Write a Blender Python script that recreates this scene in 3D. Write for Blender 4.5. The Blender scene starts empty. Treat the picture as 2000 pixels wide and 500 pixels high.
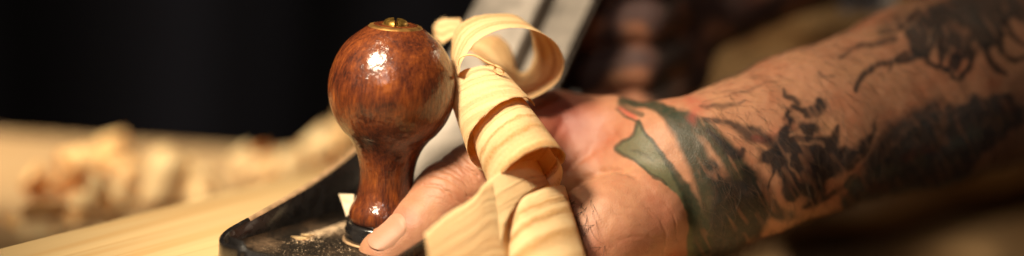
import bpy, math, random
import numpy as np
from mathutils import Vector, Matrix

# ------------------------------------------------------------------ camera, world, lights, exposure
scene = bpy.context.scene
C = scene.collection
MM = 0.001
DIST = 700.0                      # camera to the knob, mm
FPX = 4200.0                      # focal length in pixels of the 2000 px wide photograph
PITCH, ROLL = math.radians(11), math.radians(4)
_R = (Matrix.Rotation(math.radians(90) - PITCH, 3, 'X') @ Matrix.Rotation(ROLL, 3, 'Z'))
R3 = np.array(_R)

def cam_mm(px, py, d):            # pixel + depth -> camera-aligned mm (x right, y down, z away)
    D = DIST + d
    return np.array([(px - 1000) / FPX * D, (py - 250) / FPX * D, float(d)])

def rot(c):                       # camera-aligned mm -> world mm, before the origin shift
    c = np.asarray(c, float)
    v = np.stack([c[..., 0], -c[..., 1], -(c[..., 2] + DIST)], -1)
    return v @ R3.T

KNOB_Z = 10.5                     # height of the knob's foot above the board, mm
_k = rot(cam_mm(750, 435, 0))
ORG = np.array([-_k[0], -_k[1], KNOB_Z - _k[2]])     # knob foot at x = y = 0
def world(c): return (rot(c) + ORG) * MM
def W(px, py, d): return world(cam_mm(px, py, d))
def wdir(c):
    c = np.asarray(c, float)
    return np.stack([c[..., 0], -c[..., 1], -c[..., 2]], -1) @ R3.T
CAM = ORG.copy()
def ground(px, py, z=0.0):        # where the ray through a pixel meets the level z (mm)
    v = np.array([(px - 1000) / FPX, -(py - 250) / FPX, -1.0]) @ R3.T
    t = (z - CAM[2]) / v[2]
    return CAM + v * t

cam_d = bpy.data.cameras.new('camera')
cam = bpy.data.objects.new('camera', cam_d); C.objects.link(cam)
cam.matrix_world = Matrix.Translation(Vector(CAM * MM)) @ _R.to_4x4()
cam_d.sensor_width = 36; cam_d.lens = FPX / 2000 * 36
cam_d.clip_start = 0.01; cam_d.clip_end = 50
cam_d.dof.use_dof = True
cam_d.dof.focus_distance = (DIST - 17) * MM
cam_d.dof.aperture_fstop = 2.3
scene.camera = cam

wd = bpy.data.worlds.new('World'); scene.world = wd; wd.use_nodes = True
wd.node_tree.nodes['Background'].inputs[0].default_value = (0.9, 0.62, 0.42, 1)
wd.node_tree.nodes['Background'].inputs[1].default_value = 0.05

def lamp(name, cpos, ctarget, size, power, col, sy=None):
    L = bpy.data.lights.new(name, 'AREA'); L.energy = power; L.color = col
    L.shape = 'RECTANGLE' if sy else 'DISK'; L.size = size * MM
    if sy: L.size_y = sy * MM
    o = bpy.data.objects.new(name, L); C.objects.link(o)
    p = Vector(world(np.array(cpos, float))); t = Vector(world(np.array(ctarget, float)))
    o.location = p; o.rotation_euler = (p - t).to_track_quat('Z', 'Y').to_euler()
    return o
KC = cam_mm(900, 250, 0)
def at_dir(d, r):
    d = np.array(d, float); d /= np.linalg.norm(d); return KC + d * r
kl = bpy.data.lights.new('key_lamp', 'SPOT'); kl.energy = 29; kl.color = (1.0, .83, .60)
kl.spot_size = math.radians(38); kl.spot_blend = 1.0; kl.shadow_soft_size = 50 * MM
key = bpy.data.objects.new('key_lamp', kl); C.objects.link(key)
_p = Vector(world(at_dir((-.44, -.62, -.65), 470))); _t = Vector(world(cam_mm(870, 300, 0)))
key.location = _p; key.rotation_euler = (_p - _t).to_track_quat('Z', 'Y').to_euler()
lamp('overhead_lamp', at_dir((-.30, -.85, -.42), 800), KC, 60, 2.2, (1.0, 0.84, 0.60))
lamp('window_light', at_dir((-.19, -.34, -.92), 1100), KC, 70, 1.3, (1.0, 0.92, 0.86), 90)
lamp('apron_fill', (640, -380, 460), cam_mm(1700, 200, 200), 260, 1.7, (1.0, 0.78, 0.52))  # unseen light added to brighten the dark apron
bl = bpy.data.lights.new('bench_fill', 'SPOT'); bl.energy = 105; bl.color = (1.0, .90, .68)  # unseen spot added to light up the pile of curls
bl.spot_size = math.radians(26); bl.spot_blend = .8; bl.shadow_soft_size = 40 * MM
blo = bpy.data.objects.new('bench_fill', bl); C.objects.link(blo)
_p = Vector(world(at_dir((-.65, -.65, -.15), 800))); _t = Vector(world(cam_mm(280, 300, 300)))
blo.location = _p; blo.rotation_euler = (_p - _t).to_track_quat('Z', 'Y').to_euler()
scene.view_settings.view_transform = 'Standard'
scene.view_settings.look = 'None'
scene.view_settings.exposure = 0.0
scene.view_settings.gamma = 1.0
scene.render.engine = 'CYCLES'
scene.cycles.max_bounces = 6

# ------------------------------------------------------------------ helpers
rng = random.Random(7)
nrg = np.random.default_rng(5)

def tag(o, label=None, cat=None, group=None, kind=None):
    if label: o['label'] = label
    if cat: o['category'] = cat
    if group: o['group'] = group
    if kind: o['kind'] = kind
    return o

def empty(name, loc_mm, label, cat, group=None):
    o = bpy.data.objects.new(name, None); C.objects.link(o)
    o.location = Vector(np.asarray(loc_mm) * MM); o.empty_display_size = 0.01
    return tag(o, label, cat, group)

def mesh_obj(name, verts, faces, mat=None, parent=None, smooth=True, uvs=None):
    """verts in world metres; a parented mesh is stored relative to its parent"""
    me = bpy.data.meshes.new(name)
    v = np.asarray(verts, float)
    off = np.zeros(3)
    if parent is not None:
        q = parent
        while q is not None:
            off = off + np.array(q.location); q = q.parent
    else:
        off = v.mean(0)
    me.from_pydata((v - off).tolist(), [], faces if isinstance(faces, list) else faces.tolist())
    if smooth: me.polygons.foreach_set('use_smooth', [True] * len(me.polygons))
    if uvs is not None:
        ul = me.uv_layers.new(name='UVMap')
        li = np.empty(len(me.loops), dtype=np.int32); me.loops.foreach_get('vertex_index', li)
        ul.data.foreach_set('uv', np.asarray(uvs, float)[li].ravel())
    if mat: me.materials.append(mat)
    me.update()
    o = bpy.data.objects.new(name, me); C.objects.link(o)
    if parent is not None: o.parent = parent
    else: o.location = Vector(off)
    return o

def bevel(o, w, seg=3, angle=35):
    m = o.modifiers.new('bevel', 'BEVEL'); m.width = w * MM; m.segments = seg
    m.limit_method = 'ANGLE'; m.angle_limit = math.radians(angle)
    return o

def catmull(P, n):
    P = np.asarray(P, float); m = len(P)
    Q = np.vstack([2 * P[0] - P[1], P, 2 * P[-1] - P[-2]])
    out = []
    for i in range(m - 1):
        p0, p1, p2, p3 = Q[i:i + 4]
        t = np.linspace(0, 1, n, endpoint=False)[:, None]
        out.append(.5 * ((2 * p1) + (-p0 + p2) * t + (2 * p0 - 5 * p1 + 4 * p2 - p3) * t ** 2 + (-p0 + 3 * p1 - 3 * p2 + p3) * t ** 3))
    return np.vstack(out + [P[-1:]])

def smoothnoise1(n, scale, r, seed):
    g = np.random.default_rng(seed); k = max(4, int(n / scale) + 3)
    a = g.normal(size=k); x = np.linspace(0, k - 1.001, n); i = x.astype(int); f = x - i; f = f * f * (3 - 2 * f)
    return r * (a[i] * (1 - f) + a[np.minimum(i + 1, k - 1)] * f)

# ------------------------------------------------------------------ materials
def mat_new(name):
    m = bpy.data.materials.new(name); m.use_nodes = True
    nt = m.node_tree; b = nt.nodes['Principled BSDF']
    return m, nt, b
def N(nt, t, **kw):
    n = nt.nodes.new(t)
    for k, v in kw.items(): setattr(n, k, v)
    return n
def setin(n, **kw):
    for k, v in kw.items(): n.inputs[k.replace('_', ' ')].default_value = v
    return n
def ramp(nt, fac, stops):
    r = N(nt, 'ShaderNodeValToRGB'); e = r.color_ramp.elements
    while len(e) < len(stops): e.new(0.5)
    for el, (p, c) in zip(e, stops):
        el.position = p; el.color = (*c, 1) if len(c) == 3 else c
    nt.links.new(fac, r.inputs[0]); return r.outputs[0]
def noise(nt, vec, scale, detail=4, rough=.55, dist=0.0):
    n = N(nt, 'ShaderNodeTexNoise'); setin(n, Scale=scale, Detail=detail, Roughness=rough, Distortion=dist)
    nt.links.new(vec, n.inputs['Vector']); return n.outputs[0]
def mapping(nt, vec, scale=(1, 1, 1), rotz=0.0, loc=(0, 0, 0)):
    n = N(nt, 'ShaderNodeMapping'); n.inputs['Scale'].default_value = scale
    n.inputs['Rotation'].default_value = (0, 0, rotz); n.inputs['Location'].default_value = loc
    nt.links.new(vec, n.inputs[0]); return n.outputs[0]
def math_(nt, op, a, b=None, clamp=False):
    n = N(nt, 'ShaderNodeMath', operation=op, use_clamp=clamp)
    for i, x in enumerate((a, b)):
        if x is None: continue
        if isinstance(x, (int, float)): n.inputs[i].default_value = x
        else: nt.links.new(x, n.inputs[i])
    return n.outputs[0]
def mixc(nt, fac, a, b, blend='MIX'):
    n = N(nt, 'ShaderNodeMix', data_type='RGBA', blend_type=blend)
    for i, x in ((0, fac), (6, a), (7, b)):
        if isinstance(x, (int, float)): n.inputs[i].default_value = x
        elif isinstance(x, tuple): n.inputs[i].default_value = (*x, 1)
        else: nt.links.new(x, n.inputs[i])
    return n.outputs[2]
def bump(nt, b, h, strength, dist):
    n = N(nt, 'ShaderNodeBump'); setin(n, Strength=strength, Distance=dist * MM)
    nt.links.new(h, n.inputs['Height']); nt.links.new(n.outputs[0], b.inputs['Normal']); return n

def simple(name, col, rough=.5, metal=0.0, nscale=None, namt=.3, bscale=None, bd=.1, coat=0):
    m, nt, b = mat_new(name); tc = N(nt, 'ShaderNodeTexCoord').outputs['Object']
    setin(b, Roughness=rough, Metallic=metal); b.inputs['Coat Weight'].default_value = coat
    if nscale:
        n = noise(nt, tc, nscale, 5)
        c = ramp(nt, n, [(.3, tuple(x * (1 - namt) for x in col)), (.7, tuple(min(1, x * (1 + namt)) for x in col))])
        nt.links.new(c, b.inputs['Base Color'])
        nt.links.new(math_(nt, 'ADD', math_(nt, 'MULTIPLY', n, .25), max(0, rough - .12)), b.inputs['Roughness'])
    else: b.inputs['Base Color'].default_value = (*col, 1)
    if bscale: bump(nt, b, noise(nt, tc, bscale, 6), .6, bd)
    return m

def make_shaving_mat(name, tint=(1, 1, 1), speck=.8, core=(.80, .52, .19), resin=False, through=(1.0, .68, .30)):
    m, nt, b = mat_new(name)
    uv = N(nt, 'ShaderNodeUVMap').outputs[0]                      # u = mm across, v = mm along
    bands = noise(nt, mapping(nt, uv, (.24, .008, 1)), 1.0, 2, .4, .15)
    bands2 = noise(nt, mapping(nt, uv, (1.9, .05, 1), loc=(3, 1, 0)), 1.0, 2)
    crink = noise(nt, mapping(nt, uv, (.9, 3.2, 1)), 1.0, 4, .65, .8)
    flk = noise(nt, mapping(nt, uv, (2.2, 1.2, 1), loc=(9, 0, 0)), 1.0, 5, .7)
    f = math_(nt, 'ADD', math_(nt, 'MULTIPLY', bands, .91), math_(nt, 'MULTIPLY', bands2, .09))
    T = lambda c: tuple(x * t for x, t in zip(c, tint))
    c = ramp(nt, f, [(.34, T((.91, .76, .42))), (.47, T((.89, .70, .36))), (.55, T(core)), (.62, T((.89, .69, .35))), (.72, T((.91, .76, .42)))])
    dark = ramp(nt, flk, [(.38, (0, 0, 0)), (.62, (1, 1, 1))])
    bm = ramp(nt, f, [(.46, (0, 0, 0)), (.54, (1, 1, 1)), (.63, (0, 0, 0))])
    c = mixc(nt, math_(nt, 'MULTIPLY', math_(nt, 'MULTIPLY', dark, bm), speck), c, T((.58, .26, .06)))
    if resin:                                    # two or three rough resinous growth bands running along the strip
        sep = N(nt, 'ShaderNodeSeparateXYZ'); nt.links.new(uv, sep.inputs[0])
        wob = math_(nt, 'MULTIPLY', math_(nt, 'SUBTRACT', noise(nt, mapping(nt, uv, (.25, .12, 1)), 1.0, 4, .7), .5), 5.0)
        uu = math_(nt, 'ADD', sep.outputs[0], wob); band = None
        for cen, wid in ((9.5, 1.1), (15.0, 2.0), (24.0, 2.8)):
            q_ = math_(nt, 'SUBTRACT', 1.0, math_(nt, 'DIVIDE', math_(nt, 'ABSOLUTE', math_(nt, 'SUBTRACT', uu, cen)), wid), True)
            band = q_ if band is None else math_(nt, 'MAXIMUM', band, q_)
        along = math_(nt, 'DIVIDE', math_(nt, 'SUBTRACT', sep.outputs[1], 62.0), 25.0, True)
        band = math_(nt, 'MULTIPLY', band, along)
        dark = ramp(nt, noise(nt, mapping(nt, uv, (1.1, 1.5, 1), loc=(4, 2, 0)), 1.0, 4, .7), [(.44, (0, 0, 0)), (.58, (1, 1, 1))])
        c = mixc(nt, math_(nt, 'MULTIPLY', band, .85), c, (.80, .50, .15))
        c = mixc(nt, math_(nt, 'MULTIPLY', math_(nt, 'MULTIPLY', dark, band), .85), c, (.60, .28, .06)); bm = math_(nt, 'ADD', bm, band)
    c = mixc(nt, math_(nt, 'MULTIPLY', ramp(nt, crink, [(.35, (0, 0, 0)), (.65, (1, 1, 1))]), .30), c, T((.97, .90, .70)))
    nt.links.new(c, b.inputs['Base Color'])
    setin(b, Roughness=.62); b.inputs['Specular IOR Level'].default_value = .25
    h = math_(nt, 'ADD', crink, math_(nt, 'MULTIPLY', math_(nt, 'MULTIPLY', flk, bm), 1.2))
    bn = bump(nt, b, h, 1.0, .4)
    tr = N(nt, 'ShaderNodeBsdfTranslucent'); nt.links.new(mixc(nt, 1.0, c, through, 'MULTIPLY'), tr.inputs[0])
    nt.links.new(bn.outputs[0], tr.inputs['Normal'])
    mx = N(nt, 'ShaderNodeMixShader'); mx.inputs[0].default_value = .46
    nt.links.new(b.outputs[0], mx.inputs[1]); nt.links.new(tr.outputs[0], mx.inputs[2])
    nt.links.new(mx.outputs[0], nt.nodes['Material Output'].inputs[0])
    return m
SHAV = make_shaving_mat('pine_shaving')
SHAV_C = make_shaving_mat('pine_shaving_with_resin_band', (1, 1, 1), .25, (.86, .64, .31), True)
SHAV_P = make_shaving_mat('loose_pale_shaving', (1, 1, 1), .5, (.84, .60, .28), False, (1.0, .80, .50))
SHAV_D = make_shaving_mat('resinous_pine_shaving', (.97, .86, .70))

def make_knob_mat():
    m, nt, b = mat_new('varnished_rosewood')
    tc = N(nt, 'ShaderNodeTexCoord').outputs['Object']
    big = noise(nt, mapping(nt, tc, (70, 70, 45), .5), 1.0, 5, .6, 1.6)
    fib = noise(nt, mapping(nt, tc, (900, 900, 110)), 1.0, 4, .65, .4)
    fine = noise(nt, mapping(nt, tc, (2600, 2600, 500)), 1.0, 2)
    f = math_(nt, 'ADD', math_(nt, 'MULTIPLY', big, .50), math_(nt, 'ADD', math_(nt, 'MULTIPLY', fib, .34), math_(nt, 'MULTIPLY', fine, .16)))
    c = ramp(nt, f, [(.37, (.013, .003, .0015)), (.46, (.062, .012, .003)), (.55, (.125, .028, .005)), (.69, (.27, .075, .011))])
    nt.links.new(c, b.inputs['Base Color'])
    setin(b, Roughness=.6); b.inputs['Specular IOR Level'].default_value = .15; b.inputs['Coat Weight'].default_value = 1.0; nt.links.new(ramp(nt, noise(nt, tc, 90, 5, .65), [(.35, (.045, .045, .045)), (.7, (.26, .26, .26))]), b.inputs['Coat Roughness'])
    pit = noise(nt, tc, 420, 4, .6); orange = noise(nt, tc, 130, 2)
    spk = N(nt, 'ShaderNodeTexVoronoi'); setin(spk, Scale=520.0); nt.links.new(tc, spk.inputs['Vector'])
    sp = ramp(nt, spk.outputs['Distance'], [(.0, (1, 1, 1)), (.22, (0, 0, 0))])
    h = math_(nt, 'ADD', math_(nt, 'MULTIPLY', pit, 1.1), math_(nt, 'ADD', math_(nt, 'MULTIPLY', orange, 2.4), math_(nt, 'MULTIPLY', sp, .14)))
    n = N(nt, 'ShaderNodeBump'); setin(n, Strength=.5, Distance=.55 * MM); nt.links.new(h, n.inputs['Height'])
    nt.links.new(n.outputs[0], b.inputs['Coat Normal']); nt.links.new(n.outputs[0], b.inputs['Normal'])
    return m
KNOBM = make_knob_mat()
TOTEM = simple('dark_rosewood', (.16, .035, .022), .35, 0, 60, .4)
def make_metal(name, base):
    m, nt, b = mat_new(name); tc = N(nt, 'ShaderNodeTexCoord').outputs['Object']
    st = noise(nt, tc, 38, 5, .65); sc = noise(nt, mapping(nt, tc, (1400, 40, 40), .5), 1.0, 3)
    c = ramp(nt, st, [(.36, tuple(x * .45 for x in base)), (.52, base), (.7, tuple(x * 1.35 for x in base))])
    c = mixc(nt, math_(nt, 'MULTIPLY', sc, .35), c, tuple(x * .5 for x in base))
    nt.links.new(c, b.inputs['Base Color']); setin(b, Metallic=.35)
    nt.links.new(math_(nt, 'ADD', math_(nt, 'MULTIPLY', st, .5), .28), b.inputs['Roughness'])
    return m
BRASS = simple('worn_brass', (.42, .25, .06), .42, 1.0, 400, .45, 900, .1)
STEEL = make_metal('brushed_steel', (.23, .20, .17))
CAPM = make_metal('nickelled_cap', (.33, .29, .25))
JAP = simple('black_japanning', (.009, .008, .008), .26, 0, 200, .4, 500, .22, coat=.4)
RIM = simple('bare_cast_iron', (.42, .27, .15), .48, .35, 300, .35, 700, .1)

def make_bed_mat():
    m, nt, b = mat_new('dusty_black_bed')
    tc = N(nt, 'ShaderNodeTexCoord').outputs['Object']
    n1 = noise(nt, tc, 55, 3, .5); n2 = noise(nt, tc, 620, 6, .75); n3 = noise(nt, tc, 1900, 3, .7)
    d = math_(nt, 'MULTIPLY', math_(nt, 'ADD', math_(nt, 'MULTIPLY', n1, .55), math_(nt, 'ADD', math_(nt, 'MULTIPLY', n2, .35), math_(nt, 'MULTIPLY', n3, .3))), 1.0)
    k = ramp(nt, d, [(.56, (0, 0, 0)), (.72, (.45, .45, .45))])
    nt.links.new(mixc(nt, k, (.008, .007, .006), (.24, .15, .085)), b.inputs['Base Color'])
    nt.links.new(math_(nt, 'ADD', math_(nt, 'MULTIPLY', k, .6), .3), b.inputs['Roughness'])
    b.inputs['Specular IOR Level'].default_value = .25
    bump(nt, b, math_(nt, 'ADD', n2, n3), .8, .35)
    return m
BEDM = make_bed_mat()

GRAIN = math.radians(60)
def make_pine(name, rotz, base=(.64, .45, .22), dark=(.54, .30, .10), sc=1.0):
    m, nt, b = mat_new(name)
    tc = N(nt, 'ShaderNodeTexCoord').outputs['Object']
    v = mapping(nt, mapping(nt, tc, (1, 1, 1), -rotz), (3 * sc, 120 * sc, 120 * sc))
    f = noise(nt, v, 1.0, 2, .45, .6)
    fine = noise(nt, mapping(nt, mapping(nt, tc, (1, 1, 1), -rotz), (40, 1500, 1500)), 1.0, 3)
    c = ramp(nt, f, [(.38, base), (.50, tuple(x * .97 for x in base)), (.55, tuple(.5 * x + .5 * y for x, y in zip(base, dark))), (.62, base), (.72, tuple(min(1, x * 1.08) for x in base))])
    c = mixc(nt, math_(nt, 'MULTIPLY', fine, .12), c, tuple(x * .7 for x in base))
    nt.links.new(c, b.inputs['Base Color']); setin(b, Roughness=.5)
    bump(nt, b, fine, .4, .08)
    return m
PINE = make_pine('planed_pine', GRAIN)
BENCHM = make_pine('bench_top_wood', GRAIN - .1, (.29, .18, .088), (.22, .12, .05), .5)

def make_skin(name, ink=True, base=(.35, .170, .098)):
    m, nt, b = mat_new(name)
    tc = N(nt, 'ShaderNodeTexCoord').outputs['Object']
    n1 = noise(nt, tc, 55, 4, .6); n2 = noise(nt, tc, 320, 4, .65); n3 = noise(nt, tc, 2200, 3, .6)
    red = tuple(x * y for x, y in zip(base, (.92, .72, .66))); pale = tuple(x * y for x, y in zip(base, (1.06, 1.10, 1.02)))
    c = ramp(nt, n1, [(.32, red), (.5, base), (.68, pale)])
    c = mixc(nt, math_(nt, 'MULTIPLY', ramp(nt, n2, [(.4, (1, 1, 1)), (.6, (0, 0, 0))]), .22), c, tuple(x * .66 for x in red))
    fl = N(nt, 'ShaderNodeVertexColor', layer_name='flush_shade')
    c = mixc(nt, fl.outputs[0], c, tuple(x * y for x, y in zip(base, (.60, .32, .36))))  # skin redness, plus shade painted into the palm hollow
    if ink:
        a = N(nt, 'ShaderNodeVertexColor', layer_name='ink')
        worn = ramp(nt, n2, [(.25, (.90, .90, .90)), (.6, (1, 1, 1))])
        c = mixc(nt, math_(nt, 'MULTIPLY', a.outputs['Alpha'], worn), c, a.outputs['Color'])
    nt.links.new(c, b.inputs['Base Color'])
    setin(b, Roughness=.5); b.inputs['Specular IOR Level'].default_value = .36
    b.inputs['Subsurface Weight'].default_value = .22
    b.inputs['Subsurface Radius'].default_value = (1.0, .35, .18); b.inputs['Subsurface Scale'].default_value = .0022
    vo = N(nt, 'ShaderNodeTexVoronoi', feature='DISTANCE_TO_EDGE'); setin(vo, Scale=1150.0)
    nt.links.new(mapping(nt, tc, (1, 1.0, .8)), vo.inputs['Vector'])
    cell = ramp(nt, vo.outputs['Distance'], [(0, (0, 0, 0)), (.18, (1, 1, 1))])
    h = math_(nt, 'ADD', math_(nt, 'MULTIPLY', cell, .22), math_(nt, 'ADD', math_(nt, 'MULTIPLY', n3, .6), math_(nt, 'MULTIPLY', n2, 1.0)))
    bump(nt, b, h, .55, .22)
    return m
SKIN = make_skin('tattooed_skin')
HAIRM = simple('dark_hair', (.012, .006, .004), .6)
FHAIR = simple('brown_arm_hair', (.08, .04, .02), .6)
NAILM, _nt, _b = mat_new('thumb_nail')
_b.inputs['Base Color'].default_value = (.33, .175, .11, 1); _b.inputs['Specular IOR Level'].default_value = .3; setin(_b, Roughness=.52)
_b.inputs['Subsurface Weight'].default_value = .2; _b.inputs['Subsurface Scale'].default_value = .001
bump(_nt, _b, noise(_nt, N(_nt, 'ShaderNodeTexCoord').outputs['Object'], 700, 3), .25, .1)

# ------------------------------------------------------------------ setting: backdrop, bench, board
def box_pts(o, ax, ay, az):        # o corner, three edge vectors (mm)
    o = np.array(o, float); ax, ay, az = map(lambda q: np.array(q, float), (ax, ay, az))
    v = [o, o + ax, o + ax + ay, o + ay]; v += [p + az for p in v]
    f = [(0, 3, 2, 1), (4, 5, 6, 7), (0, 1, 5, 4), (1, 2, 6, 5), (2, 3, 7, 6), (3, 0, 4, 7)]
    return np.array(v) * MM, f

A = np.array([math.cos(GRAIN), math.sin(GRAIN), 0.])     # plane axis, toe -> heel
Nn = np.array([math.sin(GRAIN), -math.cos(GRAIN), 0.])   # across, towards the camera side
Z = np.array([0, 0, 1.])

# board being planed: top at z = 0
g = ground(210, 432)
far_off = float(g @ Nn)                                    # where its far edge passes
s_end = ground(1400, 490) @ A
v, f = box_pts(A * -420 + Nn * far_off + Z * -30, A * (420 + s_end), Nn * (150 - far_off), Z * 30)
board = bevel(mesh_obj('pine_board', v, f, PINE, smooth=False), .8)
tag(board, 'pale pine board with orange grain lines being planed under the black plane', 'board')
# bench top: lower, ends a little behind
BZ = -30.4
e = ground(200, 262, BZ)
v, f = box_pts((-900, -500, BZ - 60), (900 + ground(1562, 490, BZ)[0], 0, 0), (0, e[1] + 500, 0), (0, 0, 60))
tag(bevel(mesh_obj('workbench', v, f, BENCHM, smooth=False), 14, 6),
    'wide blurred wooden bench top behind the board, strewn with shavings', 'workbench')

bk, _nt, _b = mat_new('dark_cloth_backdrop'); _b.inputs['Roughness'].default_value = .9
_nt.links.new(ramp(_nt, noise(_nt, mapping(_nt, N(_nt, 'ShaderNodeTexCoord').outputs['Object'], (5.5, 1, .5), 0, (.35, 0, 0)), 1.0, 3, .5), [(.40, (.004, .004, .006)), (.66, (.07, .075, .11))]), _b.inputs['Base Color'])  # stretched noise paints the folds' light and dark into the cloth colour
xs = np.linspace(-1600, 2000, 120); zs = np.linspace(-900, 1200, 8)
vv, ff = [], []
for i, x in enumerate(xs):
    for z in zs: vv.append((x, 1500 + 35 * math.sin(x * .021) + 14 * math.sin(x * .057 + 1), z))
for i in range(len(xs) - 1):
    for j in range(len(zs) - 1):
        a = i * len(zs) + j; ff.append((a, a + len(zs), a + len(zs) + 1, a + 1))
bd = mesh_obj('backdrop', np.array(vv) * MM, ff, bk); tag(bd, kind='structure')
v, f = box_pts((-1600, -900, -760), (3600, 0, 0), (0, 2500, 0), (0, 0, 5))
tag(mesh_obj('floor', v, f, simple('dark_floor', (.03, .022, .016), .8), smooth=False), kind='structure')

# ------------------------------------------------------------------ the hand plane
def PL(s, n, z): return A * s + Nn * n + Z * z       # plane-local mm -> world mm (origin under the knob, z from the board)
plane = empty('hand_plane', (0, 0, 0), 'black cast-iron hand plane with a glossy reddish-brown front knob on the pine board', 'hand plane')
BED = 4.0
HALF = 31.0
def cheek_h(s):          # height of the cheek's top above the board
    pts = [(-56, 9.0), (-50, 9.5), (-44, 10.5), (-25, 14.0), (0, 19.0), (20, 25), (45, 36), (65, 42), (90, 43), (110, 38), (130, 25), (150, 14), (175, 10), (190, 9)]
    x, y = zip(*pts); return float(np.interp(s, x, y))
ss = np.concatenate([np.linspace(-56, -44, 9), np.linspace(-42, 190, 110)])
def outline_half(s):     # rounded toe corners in plan
    r = 14.5; q = -56 + r
    return HALF if s >= q else HALF - r + math.sqrt(max(0, r * r - (q - s) ** 2))
# sole slab with a rim: closed cross sections swept from toe to heel
prof_v, prof_f = [], []
def sm_ch(s): return sum(cheek_h(s + k) for k in (-6, -3, 0, 3, 6)) / 5
nP = None
for s in ss:
    w = outline_half(s); h = sm_ch(s); t = 2.3
    bedz = BED if s > -52.5 else BED + (h - BED) * min(1, (-52.5 - s) / 1.2)
    wi = max(w - t, .5)
    ring = [(-w, 0), (w, 0), (w, h - .8), (w - .9, h), (wi + .8, h), (wi, h - .9), (wi - .1, bedz + 2.5), (wi - 1.0, bedz + .8), (wi - 3, bedz),
            (-wi + 3, bedz), (-wi + 1.0, bedz + .8), (-wi + .1, bedz + 2.5), (-wi, h - .9), (-wi - .8, h), (-w + .9, h), (-w, h - .8)]
    nP = len(ring); prof_v += [PL(s, n, z) for n, z in ring]
for i in range(len(ss) - 1):
    for j in range(nP):
        a = i * nP + j; b2 = i * nP + (j + 1) % nP
        prof_f.append((a, b2, b2 + nP, a + nP))
prof_f.append(tuple(range(nP))[::-1]); prof_f.append(tuple((len(ss) - 1) * nP + j for j in range(nP)))
body = mesh_obj('body', np.array(prof_v) * MM, prof_f, JAP, plane)
body.data.materials.append(RIM); body.data.materials.append(BEDM)
mi = []
for k, p in enumerate(body.data.polygons):
    j = k % nP if k < (len(ss) - 1) * nP else -1
    mi.append((1 if k // nP > 12 else 0) if j in (12, 13, 14) else (2 if j in (6, 7, 8, 9, 10) else 0))
body.data.polygons.foreach_set('material_index', mi)

def lathe(profile, n=96, top_flat=True):
    v, f, uv = [], [], []
    for r, z in profile:
        for k in range(n):
            a = 2 * math.pi * k / n; v.append((r * math.cos(a), r * math.sin(a), z))
    m = len(profile)
    for i in range(m - 1):
        for k in range(n):
            a = i * n + k; b = i * n + (k + 1) % n; f.append((a, b, b + n, a + n))
    f.append(tuple(range(n))[::-1]); f.append(tuple((m - 1) * n + k for k in range(n)))
    return np.array(v), f
q = 1 / 6 / .98
kp = [(0, 62), (3, 66), (9, 69), (19, 69.5), (29, 67), (40, 61.5), (52, 57), (70, 53.5), (92, 52.5), (117, 56), (135, 61), (152, 69), (168, 81), (180, 93), (203, 109), (230, 119.5),
      (257, 123.5), (285, 121.5), (312, 113), (332, 103), (346, 93), (360, 78), (370, 65), (378, 54), (383, 44), (385, 36), (384, 28), (382, 10)]
kk = catmull([(w_, h_) for h_, w_ in kp], 5)
kz = np.clip(kk[:, 1] * q, 0, None)
v, f = lathe([(max(.3, r / 6), z) for r, z in zip(kk[:, 0], kz)], 128)
v = v + np.array([0, 0, KNOB_Z])
knob = mesh_obj('knob', v * MM, f, KNOBM, plane)
# boss under the knob
v, f = lathe([(12.6, BED - .5), (12.6, KNOB_Z - 2.0), (12.1, KNOB_Z - 1.4), (12.3, KNOB_Z - .9), (11.9, KNOB_Z - .1), (10, KNOB_Z + .05)], 64)
mesh_obj('boss', v * MM, f, JAP, plane)
v, f = lathe([(12.7, BED + .1), (13.3, BED + .25), (13.2, BED + .75), (12.7, BED + .9)], 64)
mesh_obj('boss_ring', v * MM, f, RIM, plane)
topz = KNOB_Z + 385 * q
v, f = lathe([(9.0, topz - 2.4), (9.0, topz - 1.3), (8.4, topz - .6), (7.2, topz - .25), (6, topz - .2)], 64)
# added brass-coloured ring standing in for the crescent highlight, then slotted nut
hl_ring = mesh_obj('highlight_ring', v * MM, f, simple('highlight_gold', (.26, .13, .035), .55, .8, 300, .5, 900, .1), knob)
hv, hf = [], []
for sgn in (-1, 1):                      # two half discs either side of the slot
    n = 28; base = len(hv); rings = [(4.9, topz - .6), (4.9, topz + .3), (4.4, topz + 1.0), (3.3, topz + 1.5), (1.6, topz + 1.65)]
    for r, z in rings:
        for k in range(n + 1):
            a = math.pi * k / n
            x = r * math.cos(a); y = max(.75, r * math.sin(a)) * sgn
            hv.append((y * .80 - x * .6 * .2, x, z))
    for i in range(len(rings) - 1):
        for k in range(n):
            a = base + i * (n + 1) + k; hf.append((a, a + 1, a + n + 2, a + n + 1))
        a = base + i * (n + 1); hf.append((a, a + n + 1, a + 2 * n + 1, a + n))
    hf.append(tuple(base + (len(rings) - 1) * (n + 1) + k for k in range(n + 1)))
mesh_obj('slotted_nut', np.array(hv) * MM, hf, BRASS, knob)

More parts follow.
